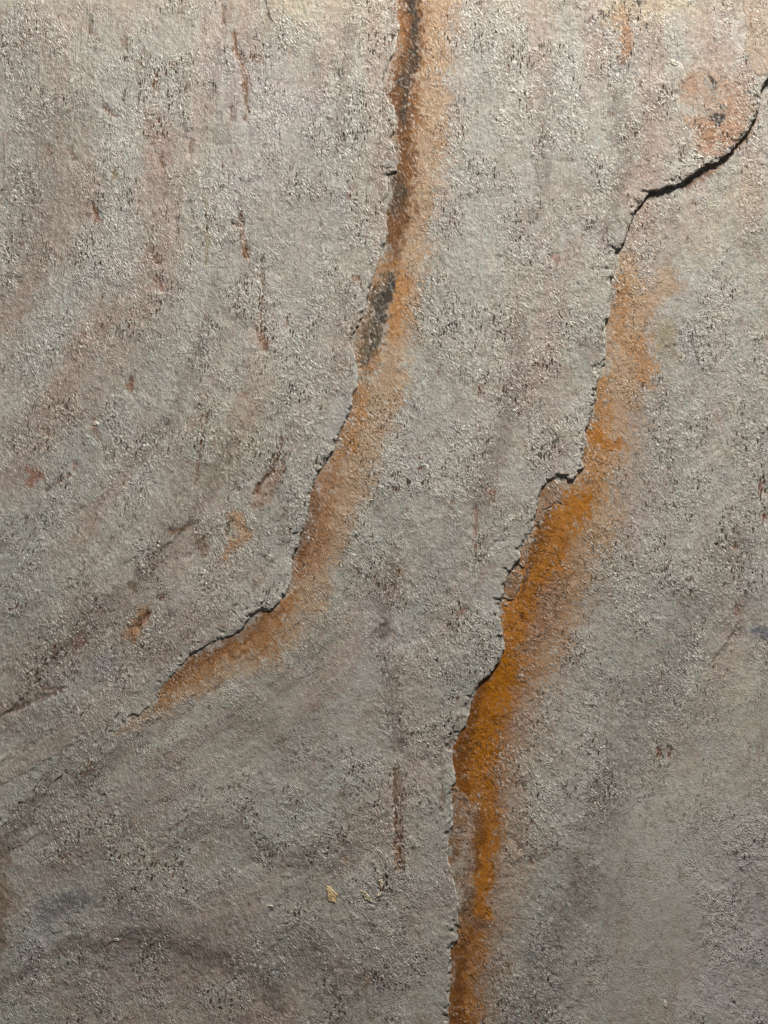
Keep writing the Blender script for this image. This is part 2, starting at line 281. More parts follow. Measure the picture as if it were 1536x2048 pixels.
 ((T,), (74,70,64), .8, .7, 2, [(530,0,2),(538,28,3),(544,44,2)]), ((T,), DEEP, .7, .8, 3, [(463,222,2),(464,244,2)]), ((T,), DEEP, .7, .8, 3, [(382,285,2),(382,310,2)]),
 ((T,), (76,72,68), .8, .7, 2, [(385,420,2),(390,442,2)]), ((T,), DEEP, .6, .8, 3, [(324,318,4),(326,335,4)]), ((T,), DEEP, .5, .8, 4, [(355,440,3),(354,468,3)]),
 ((T,), DEEP, .6, .8, 3, [(305,505,4),(320,530,5)]), ((T,), REDB, .5, .9, 5, [(315,560,6),(325,580,6)]), ((T,), DEEP, .6, .8, 3, [(38,565,5)]), ((T,), (80,74,66), .7, .7, 3, [(72,380,2),(72,400,2)]),
 ((T,), (80,74,66), .8, .7, 2, [(48,432,2),(48,450,2)]), ((T,), (76,72,66), .8, .7, 2, [(338,190,2),(340,205,2)]), ((T,), DEEP, .6, .8, 3, [(100,300,3),(104,312,3)]),
 ((T,), DEEP, .6, .8, 4, [(145,305,4),(150,320,3)]), ((T,), DEEP, .7, .8, 3, [(182,50,2),(180,70,3)]), ((T,), OLIVE, .6, .9, 4, [(413,400,3),(416,470,3),(413,535,3)]),
 ((T,), DEEP, .7, .8, 3, [(415,830,3),(408,870,2),(396,935,3),(392,970,2)]), ((T,), REDB, .5, .9, 4, [(574,640,3),(578,660,3)]),
 ((T,), DEEP, .6, .8, 3, [(140,950,3),(110,970,3),(92,985,3)]), ((T,), DEEP, .55, .8, 3, [(75,1350,3),(70,1375,3),(124,1380,4),(10,1425,4)]),
 ((T,), (104,98,110), .4, .9, 6, [(215,1330,20)]),
 # middle layer small marks
 ((M,), REDB, .65, .9, 4, [(980,985,9),(984,992,5)]), ((M,), REDB, .55, .9, 4, [(1114,516,8),(1118,522,6)]), ((M,), DEEP, .6, .8, 3, [(1104,512,4)]),
 ((M,), REDB, .5, .9, 4, [(953,1016,4),(950,1090,4),(952,1098,3)]),
 ((M,), DEEP, .55, .9, 4, [(797,1135,3),(796,1150,3)]), ((M,), OCHRE, .5, .9, 6, [(797,1140,8)]),
 ((M,), REDB, .6, .9, 4, [(920,1228,6),(930,1218,4)]), ((M,), (90,76,72), .6, .9, 6, [(770,1250,10),(760,1270,8)]), ((M,), OCHRE, .6, .9, 4, [(790,1265,6)]),
 ((M,), DEEP, .75, .8, 3, [(791,1540,3),(789,1580,4),(791,1625,2),(792,1670,2),(789,1700,3)]), ((M,), OCHRE, .75, .9, 6, [(795,1700,8),(798,1730,10)]), ((M,), DEEP, .55, .9, 5, [(795,1560,8),(800,1600,8),(800,1740,6)]),
 ((M,), DEEP, .6, .8, 3, [(880,1560,3),(885,1595,5),(882,1620,3)]), ((M,), OCHRE, .5, .9, 3, [(662,1682,4)]), ((M,), OCHRE, .4, .9, 4, [(690,1722,6)]),
 ((M,), OCHRE, .7, .9, 2, [(734,1954,3),(737,1964,4)]), ((M,), (60,58,58), .6, .9, 6, [(672,1976,7),(660,1990,5)]), ((M,), (70,64,60), .6, .9, 5, [(745,1845,3),(743,1865,5)]),
 ((M,), REDB, .4, .9, 5, [(40,1530,4),(44,1545,3)]), ((M,), (90,76,68), .6, .9, 5, [(8,1475,8),(5,1580,6)]),
 ((M,), (236,206,150), .0, .9, 5, [(660,1785,8)]),
]
# low ledges inside a layer: (layers, step height px, decay px, [points]); the right-hand side of travel is lower
LEDGES = [
 ((T,), 3.2, 26, [(572,850),(563,880),(560,905),(543,940),(530,957),(510,985),(505,1010)]),
 ((T,), 2.0, 22, [(470,1030),(456,1045),(452,1080)]),
 ((T,), 2.2, 30, [(380,1030),(374,1052),(362,1066),(340,1085),(300,1110)]),
 ((T,), 2.2, 26, [(316,1180),(300,1222),(280,1245),(274,1262)]),
 ((T,), 1.6, 26, [(170,880),(140,930),(95,985),(60,1030),(20,1060)]),
 ((T,), 2.4, 26, [(165,1240),(130,1290),(100,1325),(70,1370),(20,1420),(-60,1460)]),
 ((T,), 1.4, 24, [(330,640),(300,700),(262,760),(235,800),(180,890)]),
 ((T,), 1.3, 14, [(494,120),(494,240)]), ((T,), 1.3, 14, [(482,420),(486,470),(494,520)]), ((T,), 1.4, 16, [(524,520),(524,640),(532,705)]),
 ((M,), 3.0, 22, [(1340,110),(1353,121),(1364,130),(1366,156),(1364,182),(1366,224),(1386,262),(1407,294),(1414,322)]),
 ((M,), 2.2, 12, [(1408,150),(1420,160),(1430,182),(1436,205)]),
 ((M,), 1.6, 20, [(1296,225),(1302,232),(1314,256),(1320,275)]),
 ((M,), 2.6, 26, [(786,1700),(782,1738),(771,1752),(766,1772),(764,1795),(752,1810),(744,1830),(743,1860)]),
 ((M,), 1.2, 18, [(790,1480),(790,1540),(788,1600),(790,1690)]),
 ((M,), 2.0, 16, [(884,1535),(880,1560),(884,1600),(893,1640)]),
 ((M,), 1.0, 22, [(300,1440),(230,1500),(150,1560),(90,1610)]),
 ((M,), 1.5, 26, [(150,1470),(110,1560),(60,1640),(10,1720)]), ((M,), 1.4, 26, [(260,1850),(230,1880),(190,1905)]),
 ((M,), 1.6, 20, [(600,1840),(560,1880),(430,1990)]),
 ((M,), 1.4, 18, [(770,1240),(755,1290)]), ((M,), 1.6, 16, [(1070,560),(1060,600)]),
 ((B,), 1.8, 20, [(1362,1120),(1365,1150),(1378,1175)]), ((B,), 2.0, 30, [(1490,1180),(1470,1260),(1420,1330),(1405,1420),(1404,1460)]),
 ((B,), 1.5, 22, [(1340,1480),(1320,1540),(1300,1600),(1290,1680)]),
 ((B,), 1.4, 20, [(1250,1730),(1262,1800),(1250,1850)]), ((B,), 1.4, 20, [(1100,1850),(1115,1880),(1120,1900)]),
 ((B,), 1.2, 20, [(1330,1990),(1340,2048),(1342,2100)]),
]
RB = {}
def box(X, Y, pts, pad):
    xs = [p[0] for p in pts]; ys = [p[1] for p in pts]
    return (X > min(xs) - pad) & (X < max(xs) + pad) & (Y > min(ys) - pad) & (Y < max(ys) + pad)
def thick_mid(Y):
    return np.interp(Y, [-400, 150, 330, 480, 900, 1000, 1350, 1500, 1700, 2400], [8, 11, 12, 8, 5.5, 6.5, 6.5, 4.5, 4.0, 4.0])
def thick_top(X, Y):
    return np.interp(Y, [-400, 0, 300, 700, 1190, 1235, 1300, 1400, 1500, 1700, 2400], [4.5, 4.5, 4.5, 5.5, 7.0, 5.5, 3.0, 1.6, .8, .6, .6])
def height(X, Y, layer, sd=None):
    """height of the layer's face in photograph pixels"""
    u = bil(gu, X, Y); v = bil(gv, X, Y)
    z = 5 * fbm(X / 420, Y / 420, 1, 2) + 2.0 * fbm(u / 60, v / 300, 4, 3)
    lay = T if layer == T else (M if layer in (M, 'flake') else B)
    if layer in (T, M): z = z + thick_mid(Y)
    if layer == T: z = z + thick_top(X, Y)
    if layer == 'flake': z = z + thick_mid(Y) * 0.22
    if layer == 'corner': z = z + thick_mid(Y) + 1.4
    s = {T: 5, M: 8, B: 11}[lay]
    am = 0.6 + 0.4 * vn(X / 210, Y / 210, s)
    # smooth worn zones
    sm = ss(80, 10, seg_dist(X, Y, [(1290,1700),(1300,2100)])[0] - 50) * (layer == B)
    sm = np.maximum(sm, .8 * ss(120, 0, seg_dist(X, Y, [(1500,1420),(1360,1640)])[0] - 40) * (layer == B))
    sm = np.maximum(sm, .6 * ss(160, 0, seg_dist(X, Y, [(620,1330),(380,1530)])[0] - 60) * (layer == M))
    ro = 1 - 0.65 * sm
    z = z + ro * (1.5 * am * fbm(u / 20, v / 50, s, 3) + 0.7 * fbm(X / 9, Y / 11, s + 1, 2) + 0.45 * fbm((X + Y) / 7, (X - Y) / 3.5, s + 3, 2))
    zone = fbm(X / 130, Y / 150, s + 9, 3)
    q = 2.4 * fbm(u / 60, v / 330, s + 6, 4, .55) + .35 * fbm(X / 14, Y / 24, s + 2, 3, .65)
    fr = q - np.floor(q)
    z = z + ro * 1.5 * ss(-.35, .25, zone) * (np.floor(q) + ss(.86, 1, fr) - .5 * q)
    q = 2.0 * fbm(u / 30, v / 140, s + 12, 4, .55) + .45 * fbm(X / 8, Y / 14, s + 5, 2, .65)
    fr = q - np.floor(q)
    z = z + ro * 1.1 * ss(-.1, .35, -zone) * (np.floor(q) + ss(.8, 1, fr) - .6 * q)
    ro = ro * (.42 + .78 * ss(-.4, .4, fbm(X / 60, Y / 75, s + 8, 3)))
    for lays, h, dec, pts in LEDGES:
        if lay not in lays or layer in ('flake', 'corner'): continue
        m = box(X, Y, pts, dec * 3.2)
        if not m.any(): continue
        x = X[m]; y = Y[m]
        wx = 3 * fbm(x / 11, y / 11, 9, 2); wy = 3 * fbm(x / 11, y / 11, 12, 2)
        dd, _, sg, tt = seg_dist(x + wx, y + wy, pts)
        L = sum(math.dist(pts[i], pts[i + 1]) for i in range(len(pts) - 1))
        f = ss(0, L * .15, tt) * ss(L, L * .85, tt)
        s_ = dd * sg
        z[m] += f * h * (0.5 - ss(-1.2, 1.2, s_)) * np.exp(-dd / dec)
    if sd is not None:
        z = z - 1.4 * np.clip(1 - sd / 3.0, 0, 1) ** 2
        wd = 14 * ss(.0, .55, fbm(X / 26, Y / 26, 23, 3, .65)) + 4 * ss(.25, .7, fbm(X / 15, Y / 15, 13, 3)) + .01
        z = z - (2.6 if layer in (T, M) else .5) * ss(1.25, .9, sd / wd) * (1 + .3 * fbm(X / 4, Y / 4, 11, 2))
    return z, u, v, ro

def colour(X, Y, layer, u, v):
    lay = layer if layer in (T, M, B) else {'flake': 'flake', 'corner': 'corner'}[layer]
    s = {T: 2, M: 6, B: 10}.get(lay, 13)
    base = s2l(GREY)[None, :] * np.ones((len(X), 1), np.float32)
    def mix(c, a):
        nonlocal base
        base = base * (1 - a[:, None]) + s2l(c)[None, :] * a[:, None]
    n1 = fbm(u / 55, v / 330, s, 4); n2 = fbm(X / 90, Y / 110, s + 4, 4); n3 = fbm(u / 16, v / 70, s + 7, 3)
    mix((166,144,134), 0.55 * ss(0.02, 0.45, n1)); mix(COOL, 0.5 * ss(-0.02, -0.5, n1)); mix(VIO, .22 * ss(.1, .5, fbm(X / 70, Y / 80, s + 11, 3)))
    mix(DGREY, 0.34 * ss(0.1, 0.6, n2 + .3 * n3)); mix(PALE, 0.30 * ss(0.1, 0.6, -n2 - .3 * n3))
    mix((150,128,112), 0.34 * ss(0.25, 0.6, n3)); mix((142,120,100), .32 * ss(.15, .5, fbm(X / 30, Y / 36, s + 1, 4, .75))); mix((190,184,172), .35 * ss(.15, .5, fbm(X / 26, Y / 30, s + 3, 4, .75)))
    rust = np.zeros(len(X), np.float32); pit = np.zeros(len(X), np.float32)
    if lay == 'flake': mix((148,118,92), np.full(len(X), .85)); mix((140,92,44), .7 * ss(-.3, .4, fbm(X / 10, Y / 12, 5, 3))); mix((84,66,52), .7 * ss(.2, .5, fbm(X / 8, Y / 9, 8, 3)))
    if lay == 'corner': mix((176,152,128), .6 * np.ones(len(X)))
    wx = fbm(X / 38, Y / 38, 14, 4, .65); wy = fbm(X / 38, Y / 38, 17, 4, .65)
    fx_ = fbm(X / 8, Y / 11, 15, 3, .65); fy_ = fbm(X / 8, Y / 11, 19, 3, .65)
    gate = fbm(X / 24, Y / 34, 20, 4, .7)
    gfine = fbm(X / 5.5, Y / 8, 22, 3, .75)
    big = .35 + .65 * ss(-.3, .3, .7 * gate + 1.1 * gfine)
    for lays, col, st, soft, warp, pts in MARKS:
        if lay not in lays: continue
        R = max(p[2] for p in pts)
        m = box(X, Y, pts, R * 2 + warp * 2 + 5)
        if not m.any(): continue
        wl = warp * 1.3 if R > 12 else warp * .5
        wf = min(warp, 6) * .8
        x = X[m] + wl * wx[m] + wf * fx_[m]; y = Y[m] + wl * wy[m] + wf * fy_[m]
        P2 = pts if len(pts) > 1 else [pts[0], (pts[0][0] + .5, pts[0][1] + .5, pts[0][2])]
        dd, rr, _, _ = seg_dist(x, y, P2, [p[2] for p in P2])
        q = dd / rr
        a = st * ss(1 + .45 * soft, 1 - .6 * soft, q + (.5 * gate[m] + .95 * gfine[m] if R > 12 else 1.2 * gfine[m]))
        if R <= 14 and col == OCHRE and lay == T: pit[m] = np.maximum(pit[m], .55 * a); a = a * .7; col = (150, 100, 62)
        elif R <= 14 and col == OCHRE: a = a * .8; col = (166, 112, 60)
        if R >= 40 and col not in (TAN, OCHRE, RUST): a = a * big[m]
        if R <= 8 and col in (DEEP, REDB):
            near = np.exp(-(dd / (rr + 4)) ** 2); pit[m] = np.maximum(pit[m], near * min(1, st * 1.4)); a = a * .85
        base[m] = base[m] * (1 - a[:, None]) + s2l(col)[None, :] * a[:, None]
        if col in (OCHRE, RUST, DEEP, TAN) and R > 9: rust[m] = np.maximum(rust[m], a * (.5 if col == TAN else 1))
    if lay in (M, B):          # mottling inside the rust
        k = rust * ss(0.0, .6, fbm(X / 20, Y / 26, 21, 4, .7)) * .45
        base = base * (1 - k[:, None]) + s2l(DEEP if lay == B else (150,104,66))[None, :] * k[:, None]
    return base, rust, pit

# ------------------------------------------------------------------ material
def stone_material(name, seed=0.0, grain=1.0):
    m = bpy.data.materials.new(name); m.use_nodes = True
    nt = m.node_tree; N = nt.nodes; Lk = nt.links; N.clear()
    def node(t, **k):
        n = N.new(t)
        for a, b in k.items(): setattr(n, a, b)
        return n
    def val(sock, v):
        if isinstance(v, (int, float)): sock.default_value = v
        else: Lk.new(v, sock)
    def math_(op, a, b=0.0, c=None, clamp=False):
        n = node('ShaderNodeMath', operation=op, use_clamp=clamp); val(n.inputs[0], a); val(n.inputs[1], b)
        if c is not None: val(n.inputs[2], c)
        return n.outputs[0]
    def rng_(x, a, b, c=0.0, d=1.0, smooth=True):
        n = node('ShaderNodeMapRange'); n.interpolation_type = 'SMOOTHSTEP' if smooth else 'LINEAR'
        val(n.inputs['Value'], x); n.inputs[1].default_value = a; n.inputs[2].default_value = b
        n.inputs[3].default_value = c; n.inputs[4].default_value = d; return n.outputs[0]
    def mixc(a, b, f, mode='MIX'):
        n = node('ShaderNodeMix', data_type='RGBA', blend_type=mode); val(n.inputs[0], f)
        for s_, v in ((n.inputs[6], a), (n.inputs[7], b)):
            if isinstance(v, tuple): s_.default_value = (*v, 1)
            else: Lk.new(v, s_)
        return n.outputs[2]
    tc = node('ShaderNodeTexCoord').outputs['Object']
    def mapped(src, loc, rot, scale):
        n = node('ShaderNodeMapping'); Lk.new(src, n.inputs[0])
        n.inputs[1].default_value = loc; n.inputs[2].default_value = rot; n.inputs[3].default_value = scale; return n.outputs[0]
    def noise(vec, detail=2.0, rough=.5, dist=0.0):
        n = node('ShaderNodeTexNoise'); Lk.new(vec, n.inputs['Vector']); n.inputs['Scale'].default_value = 1
        n.inputs['Detail'].default_value = detail; n.inputs['Roughness'].default_value = rough; n.inputs['Distortion'].default_value = dist
        return n.outputs[0]
    px = mapped(tc, (seed, seed * 2, 0), (0, 0, 0), (1 / P, 1 / P, 1 / P))      # photograph pixels
    fl = node('ShaderNodeAttribute', attribute_name='flow').outputs['Vector']
    tint = node('ShaderNodeAttribute', attribute_name='tint').outputs['Color']
    rough_at = node('ShaderNodeAttribute', attribute_name='grain').outputs['Fac']
    rust = node('ShaderNodeAttribute', attribute_name='rust').outputs['Fac']
    pitted = node('ShaderNodeAttribute', attribute_name='pitted').outputs['Fac']
    # directions: rotate so that local y runs down-right in the picture
    a1 = mapped(px, (0, 0, 0), (0, 0, math.radians(-35)), (1, 1, 1))
    def dirn(ang, wid, ln, off, detail=1.5, rough=.55, dist=0.6):
        r_ = mapped(px, (off, off * .7, 0), (0, 0, math.radians(ang)), (1, 1, 1))
        r2 = mapped(r_, (0, 0, off), (0, 0, 0), (1 / wid, 1 / ln, .3))
        return noise(r2, detail, rough, dist)
    g0 = noise(mapped(px, (0, 0, 3), (0, 0, 0), (1 / 3.5, 1 / 4.0, .2)), 3.0, .6, .3)      # grains
    g1 = dirn(-38, 3.0, 9.0, 11)                                                # fibres, "\"
    g2 = dirn(-25, 4.0, 13.0, 47, 2.0)
    g3 = noise(mapped(px, (50, 0, 9), (0, 0, 0), (1 / 15, 1 / 18, .1)), 3.0, .6)            # lumps
    ridge = lambda x, wd: rng_(math_('ABSOLUTE', math_('SUBTRACT', x, .5)), 0, wd, 1, 0)
    fib = math_('MULTIPLY', ridge(g1, .045), rng_(noise(mapped(px, (9, 9, 5), (0, 0, 0), (1 / 8, 1 / 9, .1)), 2.0, .6), .5, .68))
    fib2 = math_('MULTIPLY', ridge(g2, .03), rng_(noise(mapped(px, (90, 19, 5), (0, 0, 0), (1 / 11, 1 / 10, .1)), 2.0, .6), .52, .68))
    fibs = math_('MAXIMUM', fib, fib2)
    # pits running with the banding: short slots of uneven size, thick in some bands and rare in others
    dens = noise(mapped(fl, (7, 3, 2), (0, 0, 0), (1 / 55., 1 / 130., 1)), 3.0, .65)
    patch = noise(mapped(px, (17, 3, 2), (0, 0, 0), (1 / 60., 1 / 80., .1)), 3.0, .65)
    def slots(src, wx, wy, off, wob, thr, r0, dsock, rot=0.0):
        m0 = mapped(src, (off, off * 1.7, 0), (0, 0, math.radians(rot)), (1, 1, 1))
        m1 = mapped(m0, (0, 0, 0), (0, 0, 0), (1 / wx, 1 / wy, 0))
        nv = node('ShaderNodeTexNoise'); Lk.new(mapped(px, (off, 0, 0), (0, 0, 0), (1 / 3.2, 1 / 3.6, .1)), nv.inputs['Vector']); nv.inputs['Scale'].default_value = 1; nv.inputs['Detail'].default_value = 2
        sb = node('ShaderNodeVectorMath', operation='SUBTRACT'); Lk.new(nv.outputs['Color'], sb.inputs[0]); sb.inputs[1].default_value = (.5, .5, .5)
        mu = node('ShaderNodeVectorMath', operation='SCALE'); Lk.new(sb.outputs[0], mu.inputs[0]); mu.inputs['Scale'].default_value = wob
        ad = node('ShaderNodeVectorMath', operation='ADD'); Lk.new(m1, ad.inputs[0]); Lk.new(mu.outputs[0], ad.inputs[1])
        vo = node('ShaderNodeTexVoronoi', voronoi_dimensions='2D'); Lk.new(ad.outputs[0], vo.inputs['Vector']); vo.inputs['Scale'].default_value = 1
        sp = node('ShaderNodeSeparateColor'); Lk.new(vo.outputs['Color'], sp.inputs[0])
        k = math_('ADD', sp.outputs[0], dsock)
        on = rng_(k, thr, thr + .25)
        rad = math_('MULTIPLY', math_('ADD', .35, sp.outputs[1]), r0)
        q = math_('DIVIDE', vo.outputs['Distance'], rad)
        return math_('MULTIPLY', rng_(q, 1.15, .35), on)
    dn = math_('ADD', math_('MULTIPLY', math_('SUBTRACT', dens, .5), 1.7), math_('MULTIPLY', math_('SUBTRACT', patch, .5), 1.4))
    dnp = math_('ADD', dn, math_('MULTIPLY', pitted, .75))
    pits = math_('MULTIPLY', math_('MAXIMUM', slots(fl, 4.6, 15, 3, .42, .71, .42, dnp), slots(fl, 8, 28, 31, .5, .90, .27, dnp)), rough_at)
    pits2 = math_('MULTIPLY', slots(px, 4.6, 6.2, 57, .6, .70, .38, math_('MULTIPLY', dn, .7), 12), rough_at)
    glint = slots(px, 3.2, 10.5, 91, .4, .54, .37, math_('MULTIPLY', math_('SUBTRACT', patch, .5), -.5), -38)
    glint2 = slots(px, 7, 9, 131, 1.0, .84, .32, math_('MULTIPLY', math_('SUBTRACT', patch, .5), .8), -20)
    # colour
    tone = math_('ADD', math_('MULTIPLY', math_('SUBTRACT', g0, .5), 2.0), math_('MULTIPLY', math_('SUBTRACT', g2, .5), .5))
    tone = math_('ADD', tone, math_('MULTIPLY', math_('SUBTRACT', g3, .5), .45))
    tonev = math_('ADD', 1.0, math_('MULTIPLY', tone, math_('MULTIPLY', rough_at, 1.0 * grain)))
    cmb = node('ShaderNodeCombineColor'); [Lk.new(tonev, cmb.inputs[i]) for i in range(3)]
    col = mixc(tint, cmb.outputs[0], 1.0, 'MULTIPLY')
    # mineral hue variation
    hv = noise(mapped(px, (3, 6, 1), (0, 0, 0), (1 / 9, 1 / 12, .1)), 3.0, .7)
    col = mixc(col, (.29, .215, .175), math_('MULTIPLY', math_('MULTIPLY', rng_(hv, .50, .70), .60), math_('SUBTRACT', 1.0, rust)))
    col = mixc(col, (.34, .355, .325), math_('MULTIPLY', math_('MULTIPLY', rng_(hv, .48, .28), .40), math_('SUBTRACT', 1.0, rust)))
    pc = mixc((.085, .066, .048), (.18, .070, .022), math_('MAXIMUM', rng_(noise(mapped(px, (63, 6, 1), (0, 0, 0), (1 / 40, 1 / 60, .1)), 2.0, .6), .52, .64), math_('MULTIPLY', pitted, .7)))
    col = mixc(col, pc, math_('MULTIPLY', pits, math_('SUBTRACT', .84, math_('MULTIPLY', rust, .35)))); col = mixc(col, (.10, .088, .072), math_('MULTIPLY', pits2, .55))
    fc = mixc((.62, .60, .54), (.52, .30, .08), rust)
    col = mixc(col, fc, math_('MULTIPLY', math_('MULTIPLY', fibs, rough_at), math_('SUBTRACT', .50, math_('MULTIPLY', rust, .25))))
    gl = math_('MULTIPLY', math_('MAXIMUM', math_('MULTIPLY', glint, .75), math_('MULTIPLY', glint2, .8)), math_('MULTIPLY', rough_at, math_('SUBTRACT', 1.0, math_('MULTIPLY', rust, .75))))
    col = mixc(col, (.80, .77, .70), math_('MULTIPLY', gl, 1.1, clamp=True))
    # relief
    h = math_('ADD', math_('MULTIPLY', g0, 1.5), math_('MULTIPLY', g1, .8))
    h = math_('ADD', h, math_('MULTIPLY', g3, 2.0)); h = math_('ADD', h, math_('MULTIPLY', fibs, .35))
    h = math_('SUBTRACT', h, math_('MULTIPLY', pits, 1.1)); h = math_('SUBTRACT', h, math_('MULTIPLY', pits2, .8))
    h = math_('ADD', h, math_('MULTIPLY', gl, .6)); h = math_('MULTIPLY', h, math_('ADD', .25, math_('MULTIPLY', rough_at, .75)))
    bp = node('ShaderNodeBump'); bp.inputs['Strength'].default_value = .74 * grain; bp.inputs['Distance'].default_value = 2.0 * P
    Lk.new(h, bp.inputs['Height'])
    b = node('ShaderNodeBsdfPrincipled'); Lk.new(col, b.inputs['Base Color']); Lk.new(bp.outputs[0], b.inputs['Normal'])
    b.inputs['Roughness'].default_value = .78
    Lk.new(math_('SUBTRACT', .18, math_('MULTIPLY', rust, .15)), b.inputs['Specular IOR Level'])
    o = node('ShaderNodeOutputMaterial'); Lk.new(b.outputs[0], o.inputs[0])
    return m
STONE = stone_material('split_quartzite')

# ------------------------------------------------------------------ meshes
def inside_poly(X, Y, poly):
    ins = np.zeros(X.shape, bool); n = len(poly)
    for k in range(n):
        ax, ay = poly[k]; bx, by = poly[(k + 1) % n]
        if ay == by: continue
        c = ((ay > Y) != (by > Y)); ins ^= c & (X < (bx - ax) * (Y - ay) / (by - ay) + ax)
    return ins
def nearest(X, Y, poly):
    best = np.full(X.shape, 1e9); QX = X.copy(); QY = Y.copy(); n = len(poly)
    for k in range(n):
        ax, ay = poly[k]; bx, by = poly[(k + 1) % n]
        pad = 30
        m = (X > min(ax, bx) - pad) & (X < max(ax, bx) + pad) & (Y > min(ay, by) - pad) & (Y < max(ay, by) + pad)
        if not m.any(): continue
        x = X[m]; y = Y[m]; dx, dy = bx - ax, by - ay
        t = np.clip(((x - ax) * dx + (y - ay) * dy) / (dx * dx + dy * dy + 1e-9), 0, 1)
        cx = ax + t * dx; cy = ay + t * dy; d2 = (x - cx) ** 2 + (y - cy) ** 2
        b = best[m]; u_ = d2 < b
        b[u_] = d2[u_]; best[m] = b
        q = QX[m]; q[u_] = cx[u_]; QX[m] = q
        q = QY[m]; q[u_] = cy[u_]; QY[m] = q
    return np.sqrt(best), QX, QY
def axis(a, b, lo, hi, fine, coarse):
    out = [a]
    while out[-1] < b:
        p_ = out[-1]; out.append(p_ + (fine if lo - 14 <= p_ < hi + 14 else coarse))
    return np.array(out, float)
def make_mesh(name, V, F, attrs, mat, parent, smooth=True):
    me = bpy.data.meshes.new(name)
    me.vertices.add(len(V)); me.vertices.foreach_set('co', V.astype(np.float32).ravel())
    me.loops.add(F.size); me.loops.foreach_set('vertex_index', F.astype(np.int32).ravel())
    me.polygons.add(len(F)); me.polygons.foreach_set('loop_start', np.arange(0, F.size, F.shape[1], dtype=np.int32))
    me.polygons.foreach_set('use_smooth', np.full(len(F), smooth))
    me.update(calc_edges=True)
    for k, (ty, arr) in attrs.items():
        at = me.attributes.new(k, ty, 'POINT')
        at.data.foreach_set({'FLOAT': 'value', 'FLOAT_VECTOR': 'vector', 'FLOAT_COLOR': 'color'}[ty], arr.astype(np.float32).ravel())
    me.materials.append(mat)
    o = bpy.data.objects.new(name, me); sc.collection.objects.link(o); o.parent = parent
    return o
def layer_part(name, poly, layer, parent, step=2.0, under=2.5, bottom=None, dz=0.0, coarse=8.0, mat=STONE, zfun=None, cfun=None):
    xs_ = [p[0] for p in poly]; ys_ = [p[1] for p in poly]
    ax = axis(max(min(xs_), X0) - step, min(max(xs_), X1) + step, 0, W, step, coarse)
    ay = axis(max(min(ys_), Y0) - step, min(max(ys_), Y1) + step, 0, H, step, coarse)
    XX, YY = np.meshgrid(ax, ay); nx, ny = len(ax), len(ay)
    X = XX.ravel().copy(); Y = YY.ravel().copy()
    dist, QX, QY = nearest(X, Y, poly); ins = inside_poly(X, Y, poly)
    cell = np.where((X > -16) & (X < W + 16) & (Y > -16) & (Y < H + 16), step, coarse)
    sn = dist < cell * 0.5
    X[sn] = QX[sn]; Y[sn] = QY[sn]
    sd = np.where(ins, dist, -dist); sd[sn] = 0
    S = sd.reshape(ny, nx)
    mn = np.minimum.reduce([S[:-1, :-1], S[1:, :-1], S[:-1, 1:], S[1:, 1:]])
    mx = np.maximum.reduce([S[:-1, :-1], S[1:, :-1], S[:-1, 1:], S[1:, 1:]])
    CX = (X.reshape(ny, nx)[:-1, :-1] + X.reshape(ny, nx)[1:, 1:]) / 2; CY = (Y.reshape(ny, nx)[:-1, :-1] + Y.reshape(ny, nx)[1:, 1:]) / 2
    keep = (mn >= 0) & (mx > 0)
    amb = (mn < 0) & (mx > 0)
    if amb.any():
        ci = inside_poly(CX[amb], CY[amb], poly); k2 = keep[amb]; keep[amb] = k2 | ci
    jj, ii = np.nonzero(keep)
    v00 = jj * nx + ii; F = np.stack([v00, v00 + nx, v00 + nx + 1, v00 + 1], 1)   # y runs down: this order faces +z
    used = np.unique(F); rm = np.full(nx * ny, -1); rm[used] = np.arange(len(used))
    X = X[used]; Y = Y[used]; sdu = np.maximum(sd[used], 0); F = rm[F]
    z, u, v, ro = height(X, Y, layer, None if zfun else sdu)
    if zfun: z = zfun(X, Y, z, sdu)
    z = z + dz
    c, rust, pit = colour(X, Y, layer, u, v)
    ro = ro * (1 - .45 * rust); z = z - 2.4 * pit
    if layer in (T, M):      # light catching the broken lip, painted in as patchy pale colour
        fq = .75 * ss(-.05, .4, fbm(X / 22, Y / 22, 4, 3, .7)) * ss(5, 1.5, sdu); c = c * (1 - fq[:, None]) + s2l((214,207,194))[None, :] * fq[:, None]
    if cfun is not None: c = cfun(X, Y, c)
    # boundary edges
    E = np.concatenate([F[:, [0, 1]], F[:, [1, 2]], F[:, [2, 3]], F[:, [3, 0]]]).astype(np.int64)
    key = np.minimum(E[:, 0], E[:, 1]) * (len(X) + 1) + np.maximum(E[:, 0], E[:, 1])
    _, idx, cnt = np.unique(key, return_index=True, return_counts=True)
    BE = E[idx[cnt == 1]]
    bv = np.unique(BE); bm = np.full(len(X), -1); bm[bv] = np.arange(len(bv))
    # inward direction at boundary vertices
    ex = X[BE[:, 1]] - X[BE[:, 0]]; ey = Y[BE[:, 1]] - Y[BE[:, 0]]
    nxv = np.zeros(len(bv)); nyv = np.zeros(len(bv))
    for s_ in (0, 1):
        np.add.at(nxv, bm[BE[:, s_]], -ey); np.add.at(nyv, bm[BE[:, s_]], ex)
    ln = np.hypot(nxv, nyv) + 1e-9; nxv /= ln; nyv /= ln
    # make sure it points inward (F winds counter-clockwise in world, i.e. interior test)
    tst = inside_poly(X[bv] + nxv * 3, Y[bv] + nyv * 3, poly).mean()
    if tst < .5: nxv, nyv = -nxv, -nyv
    zb = z[bv]; bot = (zb - 14) if bottom is None else np.full(len(bv), float(bottom))
    rows = []; ts = [0, .1, .25, .45, 1.0]
    dep = np.minimum(zb - bot, 1e9)
    jit = fbm(X[bv] / 6, Y[bv] / 6, 18, 2)
